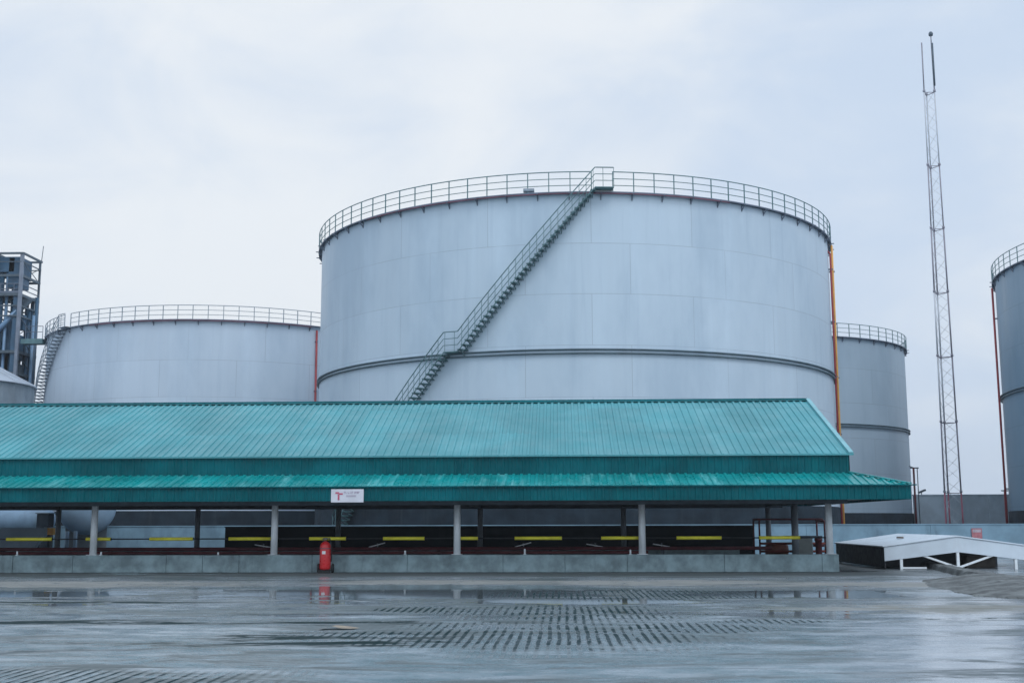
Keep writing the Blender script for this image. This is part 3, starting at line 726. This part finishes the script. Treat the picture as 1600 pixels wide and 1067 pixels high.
# block wall and bits behind the mast
bx0, bx1 = X(1428, 790, 105), X(1573, 790, 105)
bwm = MB(); nx = int((bx1+6-bx0)/.45)
bwm.box(bx0, bx1+8, 105, 105.25, 0, 3.80); bwm.box(bx0-.04, bx1+8.04, 104.95, 105.3, 3.802, 3.90)
for i in range(5): bwm.box(bx0+.02+3.2*i, bx0+.3+3.2*i, 104.9, 104.999, 0, 3.79)
tag(bwm.build('block_wall', block_m, None), 'grey concrete block wall behind the foot of the mast', 'wall')
for px, ma, nm, lab in ((1431, dred, 'pipe_post', 'dark red standpipe left of the mast by the block wall'), (1572, red_pipe, 'pipe_post', 'red standpipe at the right end of the block wall')):
    x = X(px, 800, 100); th = thing(nm, lab, 'standpipe', (x, 100, 0), 'standpipes by the block wall')
    zt = 6.0 if px < 1500 else 4.1
    MB().tube([(x, 100, 0), (x, 100, zt)], .085, 10).build('riser', ma, th)
    tp = MB(); tp.tube([(x-.28, 100, zt-.02), (x+.42, 100, zt-.02)], .05, 8)
    if px < 1500: tp.tube([(x+.30, 100, zt), (x+.30, 100, .0)], .04, 8); tp.tube([(x-.35, 100, zt+.12),(x, 100, zt)], .04, 6)
    tp.build('cross_pipe', dk_steel, th)
x = X(1441, 770, 104.9)
fl_ = thing('flood_light', 'small dark floodlight on top of the block wall', 'floodlight', (x, 105.1, 3.9))
MB().bar((x, 105.1, 3.9), (x, 105.1, 4.18), .06).build('bracket', dk_steel, fl_)
MB().bar((x-.3, 104.9, 4.05), (x+.35, 105.2, 4.3), .22, .14).build('lamp_head', dk_steel, fl_)

# ------------------------------------------------------------------ silo and process tower at left
CSi, RSi = (-45.65, 86.0), 6.0
silo = thing('grain_silo', 'squat galvanised silo with a cone roof at the left edge', 'silo', (CSi[0], CSi[1], 0))
prof = []
si = MB(); nn = 72; rows = []
for z in (0, 9.9, 9.95, 11.82):
    rows.append([(CSi[0]+(RSi+(.06 if i % 2 else 0)+(.05 if z in (9.9,) else 0))*cos(2*pi*i/nn), CSi[1]+(RSi+(.06 if i % 2 else 0))*sin(2*pi*i/nn), z) for i in range(nn+1)])
si.sheet(rows); si.build('wall', silo_m, silo)
MB().lathe([(RSi+.12, 9.85), (RSi+.14, 10.0)], (CSi[0], CSi[1], 0), 72).build('band', dk_steel, silo)
rf = MB(); rf.lathe([(RSi-.02, 11.78), (RSi+.25, 11.74), (RSi+.25, 11.82), (.9, 14.62), (.9, 15.2), (.001, 15.3)], (CSi[0], CSi[1], 0), 72)
ro_ = rf.build('roof', silo_roof, silo)
rb = MB()
for i in range(24):
    a_ = 2*pi*i/24; rb.bar((CSi[0]+(RSi+.2)*cos(a_), CSi[1]+(RSi+.2)*sin(a_), 11.88), (CSi[0]+.9*cos(a_), CSi[1]+.9*sin(a_), 14.66), .05)
rb.build('roof_ribs', silo_roof, ro_)
rv = MB(); a_ = radians(-62); rv.lathe([(.001,.5),(.3,.42),(.3,.3),(.16,.3),(.16,0)], (CSi[0]+4.6*cos(a_), CSi[1]+4.6*sin(a_), 12.55), 12); rv.build('vent', dk_steel, ro_)

YT, YT2 = 98.0, 101.5
tw = thing('process_tower', 'dark steel tower with blue ducts and platforms at the left edge', 'tower', (X(30, 600, YT), YT, 0))
def V(px, py, y=YT): return at(px, py, y)
xr_, xm_, xl_ = X(28, 520, YT), X(-14, 520, YT), X(-60, 520, YT)
ztop = V(30, 396).z
for (xx, yy) in ((xr_, YT2), (xm_, YT), (xm_, YT2), (xl_, YT), (xl_, YT2)):
    MB().bar((xx, yy, 0), (xx, yy, ztop), .16).build('post', dk_steel, tw)
MB().box(xr_-.14, xr_+.12, YT-.13, YT+.13, 0, ztop).build('main_column', M('column_steel', (.19,.22,.27), .5, var=.15), tw)
MB().box(xr_-.62, xr_-.24, YT+.1, YT+.5, 0, V(27,440).z).build('elevator_leg', blue_duct, tw)
def level(py, th_=.16, xa=None, nm='platform'):
    z = V(40, py).z; b_ = MB(); xa = xl_ if xa is None else xa
    for yy in (YT, YT2): b_.bar((xa, yy, z), (xr_+.1, yy, z), .14, th_)
    for xx in (xa, xr_): b_.bar((xx, YT, z), (xx, YT2, z), .14, th_)
    return b_, z
for py, th_, xa in ((430,.2,None), (477,.12,xm_), (493,.12,xm_), (549,.25,xm_), (583,.22,xm_), (601,.12,xm_), (615,.12,xm_)):
    b_, z = level(py, th_, xa)
    if py in (549, 583): b_.box(xa, xr_, YT, YT2, z+.09, z+.13)
    b_.build('platform', dk_steel, tw)
b_, z = level(460, .22, None); b_.box(xl_, xr_, YT, YT2, z+.1, z+.14); pf = b_.build('platform', dk_steel, tw)
rl = MB()
for hh in (.5, .95): rl.tube([(xl_, YT, z+hh), (xr_, YT, z+hh), (xr_, YT2, z+hh)], .045, 6)
rl.box(xl_, xr_, YT-.02, YT+.02, z+.14, z+.34)
for i in range(5): rl.bar((xm_+(xr_-xm_)*i/4, YT, z+.1), (xm_+(xr_-xm_)*i/4, YT, z+.95), .05)
rl.build('guard_rail', walk_m, pf)
zr = V(30, 396).z
tr = MB()
for yy in (YT-.1, YT2+.1): tr.bar((xr_+.1, yy, zr), (xl_, yy, zr), .16); tr.bar((xr_, yy, zr-.75), (xl_, yy, zr-.75), .08)
for xx in (xr_+.1, xm_, xl_): tr.bar((xx, YT-.1, zr), (xx, YT2+.1, zr), .16); tr.bar((xx, YT, zr-.75), (xx, YT2, zr-.75), .08)
tr.build('roof_frame', dk_steel, tw)
hb = MB(); hb.box(xl_+.3, V(20,420).x, YT+.3, YT2-.3, V(10,424).z, V(10,400).z); hb.box(xr_-1.3, xr_-.15, YT+.3, YT+1.9, V(30,448).z, V(30,401).z)
hb.box(V(6,420).x, xr_-.4, YT+.5, YT2-.7, V(30,430).z, V(30,399).z)
hb.build('elevator_head', blue_duct, tw, bevel=.03)
cx_, cy_ = xr_-.85, YT+1.9
MB().lathe([(.95, V(39,459).z), (.95, V(39,464).z), (.28, V(39,478).z), (.28, V(39,486).z)], (cx_, cy_, 0), 20).build('hopper', dk_steel, tw)
for px, yy, ma, wpx, top, bot in ((2,YT+.6,lt_duct,5,425,640), (8,YT+1.2,blue_duct,7,425,640), (17,YT+.8,blue_duct,6,432,640), (25,YT+2.2,blue_duct,6,476,640), (-8,YT+.7,blue_duct,8,425,640), (-20,YT+.7,blue_duct,6,425,640), (33,YT+2.2,lt_duct,5,486,640)):
    x = V(px, 520).x; MB().tube([(x, yy, max(0, V(px, bot).z-12)), (x, yy, V(px, top).z)], wpx*98/1847/2, 12).build('duct', ma, tw)
MB().tube([(V(-20,530).x, YT+.3, V(0,530).z), (V(24,484).x, YT+.3, V(24,484).z)], .22, 10).build('chute', lt_duct, tw)
for px, w_, d_, py0, py1, ma in ((12,.9,.8,520,560,blue_duct),(4,1.1,1.2,552,590,dk_steel),(20,.5,.6,488,512,blue_duct),(16,.7,.9,566,600,dk_steel),(-6,1.2,1.2,500,640,blue_duct)):
    xx = V(px, 540).x; MB().box(xx-w_/2, xx+w_/2, YT+1.2, YT+1.2+d_, V(10,py1).z, V(10,py0).z).build('duct_box', ma, tw, bevel=.03)
for px, yy in ((14,YT2-.4),(22,YT2-.3),(-2,YT2-.4),(30,YT2-.5)):
    x = V(px, 520).x; MB().tube([(x, yy, 2), (x, yy, V(px, 455).z)], .16, 10).build('duct', blue_duct, tw)
for py0, py1 in ((407,430), (493,522), (522,549), (549,583), (583,615)): 
    MB().bar((xr_, YT, V(50,py0).z), (xr_, YT2, V(50,py1).z), .05).build('brace', dk_steel, tw); MB().bar((xr_, YT2, V(50,py0).z), (xm_, YT2, V(50,py1).z), .05).build('brace', dk_steel, tw)

MB().tube([(xr_+.1, YT2, ztop), (xr_+.2, YT2, V(62,370).z)], .035, 6).build('lightning_rod', dk_steel, tw)
# catwalk from the tower to the left tank
zc = 17.24; ca = MB(); x0c, x1c = xr_+.2, CL[0]-sqrt((RL+.28)**2-(CL[1]-98.4)**2)-.02
ca.box(x0c, x1c, 98.15, 99.05, zc-.45, zc-.02)
cat = ca.build('catwalk', green_steel, tw)
rl = MB()
for hh in (.55, 1.05): rl.tube([(x0c+.4, 98.15, zc+hh), (x1c, 98.15, zc+hh)], .03, 6)
for i in range(4): xx = x0c+.4+(x1c-x0c-.4)*i/3; rl.bar((xx, 98.15, zc-.05), (xx, 98.15, zc+1.05), .04)
rl.build('guard_rail', walk_m, cat)

# ------------------------------------------------------------------ vessel, ramp wall and box beyond the canopy at left
vx, vz, vr = X(139, 790, 53.6), 2.34, 1.27
ves = thing('horizontal_vessel', 'pale blue round-ended horizontal vessel behind the leftmost white post', 'vessel', (vx, 53.4, 0))
pf_ = [(vr*sin(radians(a)), 53.45-.45*cos(radians(a))+.45*0) for a in range(0, 91, 10)]
pf_[0] = (.001, pf_[0][1])
MB().lathe(pf_+[(vr, 57.4)]+[(vr*cos(radians(a)), 57.4+.45*sin(radians(a))) for a in range(10, 90, 10)]+[(.001, 57.85)], (vx, 0, vz), 40, axis='y').build('body', vessel_m, ves)
for yy in (54.4, 56.8):
    MB().box(vx-.9, vx+.9, yy-.12, yy+.12, 0, vz-.85).build('saddle', back_post, ves)
ves.rotation_euler = (0, 0, radians(21))
for px in (105, 118):
    x = X(px, 835, 52.6); th = thing('standpipe', {105:'left one of two pale short pipes below the round vessel', 118:'right one of two pale short pipes below the round vessel'}[px], 'pipe', (x, 52.6, 0), 'short pipes below the vessel')
    MB().tube([(x, 52.6, 0), (x, 52.6, 1.25)], .085, 10).build('riser', vessel_m, th)
    MB().lathe([(.001,.36),(.15,.36),(.15,.42),(.001,.42)], (x, 52.6, 0), 12).build('flange', vessel_m, th)
rw = MB(); xa = -36; xb, xc = X(80, 818, 52), X(48, 858, 52)
rw.prism([(xa, 0), (xc-.6, 0), (xc, .35), (xb, 1.42), (xb-.3, 1.42), (xb-.35, 1.40), (xa, 1.40)], 52.0, 52.3)
rw.build('ramp_wall', wall_pale, None)
o = bpy.data.objects['ramp_wall']; tag(o, 'pale wall with a sloping right end under the canopy at left', 'wall')
ox = X(80, 828, 51.6); ob_ = thing('orange_box', 'small orange box beside the dark back post at left', 'box', (ox, 51.6, 0))
MB().box(ox-.13, ox+.13, 51.5, 51.72, 1.1, 1.40).build('case', orange_pipe, ob_, bevel=.01); MB().box(ox-.04, ox+.04, 51.56, 51.66, 0, 1.1).build('post', dk_steel, ob_)
bx_a, bx_b = X(60, 810, 56), X(79, 810, 56)
db = thing('dark_cabinet', 'dark steel cabinet above the sloping pale wall at left', 'cabinet', (bx_a, 56, 0))
MB().box(bx_a, bx_b, 55.8, 56.4, 0, 2.05).build('case', plinth_m, db, bevel=.02); MB().box(bx_a-.05, bx_b+.05, 55.75, 56.45, 2.052, 2.1).build('lid', dk_steel, db)
gx = X(24, 808, 57.5); gv = thing('horizontal_vessel', 'grey horizontal vessel lying behind the pale wall at the left edge', 'vessel', (gx, 57.5, 0))
MB().lathe([(.001,-3.4),(.4,-3.35),(.62,-3.1),(.68,-2.9),(.68,1.4),(.62,1.6),(.4,1.85),(.001,1.9)], (gx, 57.5, 1.78), 28, axis='x').build('body', M('vessel_grey', (.17,.26,.35), .5, var=.2, vs=1.2, streak=(.12,.17,.2)), gv)
for xx in (gx-2.4, gx+1): MB().box(xx-.1, xx+.1, 57.0, 58.0, 0, 1.2).build('saddle', conc, gv)

# ------------------------------------------------------------------ pump equipment at the right end of the bay
fx0, fx1 = X(1186, 812, 47), X(1236, 812, 47)
fr = thing('pump_cage', 'dark red welded pipe cage at the right end of the pump bay', 'cage', (fx0, 47, 0))
for yy in (47, 48.4):
    MB().tube([(fx0, yy, 0), (fx0, yy, 1.60), (fx0+.08, yy, 1.68), (fx1+1.2, yy, 1.68), (fx1+1.28, yy, 1.6), (fx1+1.28, yy, 0)], .035, 8).build('hoop', dred, fr)
g_ = MB()
for z in (.45, .75): g_.tube([(fx0, 47, z), (fx1+1.28, 47, z)], .045, 8)
g_.tube([(fx0, 47, 1.68), (fx0, 48.4, 1.68)], .04, 8); g_.tube([(fx1+1.28, 47, 1.6), (fx1+1.28, 48.4, 1.6)], .04, 8)
g_.build('cross_rails', M('rusty_red', (.22,.045,.03), .6, var=.3, vs=3), fr)
pmx = (fx0+fx1)/2+.15; pm_ = MB(); pm_.lathe([(.001,-.45),(.2,-.43),(.24,-.3),(.24,.3),(.2,.43),(.001,.45)], (pmx, 47.7, .48), 20, axis='x')
pump = thing('transfer_pump', 'rust red motor pump inside the pipe cage', 'pump', (pmx, 47.7, 0))
pm_.build('motor', M('rust_pump', (.20,.06,.035), .55, var=.3, vs=3), pump); MB().box(pmx-.5, pmx+.5, 47.4, 48.0, 0, .25).build('bed', conc, pump)
cb0, cb1 = X(1247, 850, 46.2), X(1270, 850, 46.2)
cb = thing('control_cabinet', 'grey control cabinet near the right end post of the canopy', 'cabinet', (cb0, 46.2, 0))
MB().box(cb0, cb1, 46.2, 46.7, .12, 1.0).build('case', cab_m, cb, bevel=.015); MB().box(cb0+.04, cb1-.04, 46.182, 46.199, .2, .94).build('door', cab_m, cb); MB().box(cb0+.05, cb1-.05, 46.25, 46.65, 0, .12).build('plinth', rubber, cb)
MB().box(cb0-.5, cb1+.35, 46.1, 46.8, 1.01, 1.05).build('shelf', dk_steel, cb)
hx0 = X(1279, 850, 45.5); hy = thing('fire_hydrant', 'dark red hydrant standpipe beside the grey cabinet', 'hydrant', (hx0, 45.5, 0))
MB().lathe([(.001,0),(.16,0),(.16,.06),(.12,.08),(.12,.85),(.15,.87),(.15,.95),(.06,1.02),(.001,1.03)], (hx0, 45.5, 0), 18).build('barrel', dred, hy)
MB().tube([(hx0-.2, 45.5, .7), (hx0+.2, 45.5, .7)], .05, 10).build('outlet', dred, hy)

# ------------------------------------------------------------------ low white shelter at right
sh = thing('low_shelter', 'low white gable-roofed shelter with open truss at right', 'shelter', (13.3, 40.8, 0))
x0, xm, x1, ya, yb = 10.86, 13.3, 15.75, 40.8, 47.8
rs = MB(); th_ = .05
rs.prism([(x0-.05,.77),(xm,1.115),(x1+.05,.77),(x1+.05,.73),(xm,1.07),(x0-.05,.73)], ya-.06, yb+.06)
rs.build('roof', white_sheet, sh, bevel=.008)
for yy, ty in ((ya-.03, 0), (yb, 0)):
    MB().prism([(x0,.725),(xm,1.06),(x1,.725),(x1,.27),(xm,.565),(x0,.27)], yy, yy+.03).build('fascia', white_sheet, sh, bevel=.006)
trs = MB()
trs.bar((xm, ya+.03, .0), (xm, ya+.03, .64), .09); trs.bar((xm, ya+.03, .05), (12.1, ya+.03, .47), .065); trs.bar((xm, ya+.03, .05), (14.5, ya+.03, .47), .065)
trs.build('truss', white_post, sh)
for xx, yy in ((11.42, ya+.03), (15.2, ya+.03), (11.0, yb-.1), (15.6, yb-.1)):
    MB().box(xx-.045, xx+.045, yy-.045, yy+.045, 0, .5).build('leg', white_post, sh)
sk_ = MB(); sk_.bar((11.47, ya+.03, .045), (12.25, ya+.03, .045), .06); sk_.bar((12.85, ya+.03, .045), (13.25, ya+.03, .045), .06); sk_.build('sill_rail', white_post, sh)
MB().box(x0+.02, x0+.06, ya+.04, yb-.02, .04, .724).build('side_sheet', dark_void, sh)
MB().box(x0+.3, x1-.3, 43.2, 43.25, 0, .75).build('inner_sheet', M('grey_inner_sheet', (.07,.085,.095), .7, var=.4, vs=1.5), sh)
cr = MB(); cr.box(14.05, 15.0, 42.2, 43.0, 0, .42)
for i in range(3): cr.box(14.03, 15.02, 42.17, 42.2, .03+.13*i, .13+.13*i)
tag(cr.build('timber_crate', brown, None), 'brown timber crate in the dark under the white shelter', 'crate')
va = MB(); va.lathe([(.001,.06),(.12,.06),(.13,0)], (12.2, 43.6, .985), 14); va.build('roof_cap', brown, sh)

# ------------------------------------------------------------------ broken concrete ramp at right
import bmesh
def ramp():
    # height field: raised strip running toward the viewer with an apron falling to the left
    xs = np.linspace(8.0, 17.5, 160); ys = np.linspace(24.3, 44.3, 150); rnd = np.random.RandomState(4)
    ph = rnd.rand(6, 3)*6
    def nz(x, y): return sum(sin(x*(.9+.7*i)+ph[i,0]+1.3*sin(y*(.6+.4*i)+ph[i,1])) for i in range(6))/6
    lx = lambda y: np.interp(y, [24.3, 36, 43.8, 44.3], [10.9, 11.70, 12.85, 12.9])
    rows = []
    mb = MB(); H = np.zeros((len(ys), len(xs)))
    for i, y in enumerate(ys):
        for j, x in enumerate(xs):
            e = lx(y); h = 0
            if x > e: h = .17*min(1, (x-e)/.06)*min(1, max(0, (e+.62-x)/.12)) if y > 33 else .17*min(1, (x-e)/.06)*min(1, max(0, (e+.62+(33-y)*.45-x)/.25))
            if y < 35.2:   # apron
                edge = np.interp(y, [25.0, 26.4, 29.8, 33, 35.2], [9.4, 8.8, 9.0, 9.8, 11.5]) + .18*nz(x*2, y*2)
                if x > edge: h = max(h, min(.20, .015+.12*(x-edge))) if x < e+.3 else h
            y_end = 25.4 + .35*nz(x*1.3, 2) + .12*nz(x*5, 7)
            if y < y_end: h *= max(0, 1-(y_end-y)/.07)
            if y > 43.6: h *= max(0, 1-(y-43.6)/.1)
            if h > .02: h += .020*nz(x*3, y*2.2) + .018*nz(x*8+3, y*6)
            H[i,j] = h-.004 if h > .001 else -.05
    mb.sheet([[(xs[j], ys[i], H[i,j]) for j in range(len(xs))] for i in range(len(ys))])
    mb.f = [f for f in mb.f if max(mb.v[k][2] for k in f) > -.02]; mb.sm = [False]*len(mb.f); mb.mi = [0]*len(mb.f)
    return mb.build('concrete_ramp', ramp_m, None, recalc=False)
tag(ramp(), 'broken damp concrete ramp running from the white shelter toward the right edge', 'ramp')

# small litter on the yard
lt = MB(); p = at(540, 983, 18.1); lt.sheet([[(-3.62,17.95,.015),(-3.45,18.1,.05),(-3.28,18.02,.02),(-3.1,18.12,.012)], [(-3.6,18.22,.012),(-3.42,18.34,.045),(-3.2,18.3,.03),(-3.05,18.26,.01)]])
tag(lt.build('wood_scrap', M('wet_cardboard', (.30,.25,.19), .7, var=.3, vs=8), None), 'flat tan scrap lying on the wet yard', 'scrap')

# ------------------------------------------------------------------ damp air
hz = MB().box(-705, 705, -65, 905, -1, 46)
hm = bpy.data.materials.new('haze_air'); hm.use_nodes = True; ht = hm.node_tree; ht.nodes.clear()
ho = ht.nodes.new('ShaderNodeOutputMaterial'); hv = ht.nodes.new('ShaderNodeVolumePrincipled')
hv.inputs['Color'].default_value = (.97,.985,1,1); hv.inputs['Density'].default_value = .0004; hv.inputs['Anisotropy'].default_value = .2
ht.links.new(hv.outputs[0], ho.inputs['Volume'])
tag(hz.build('haze', hm), None, None, kind='stuff')
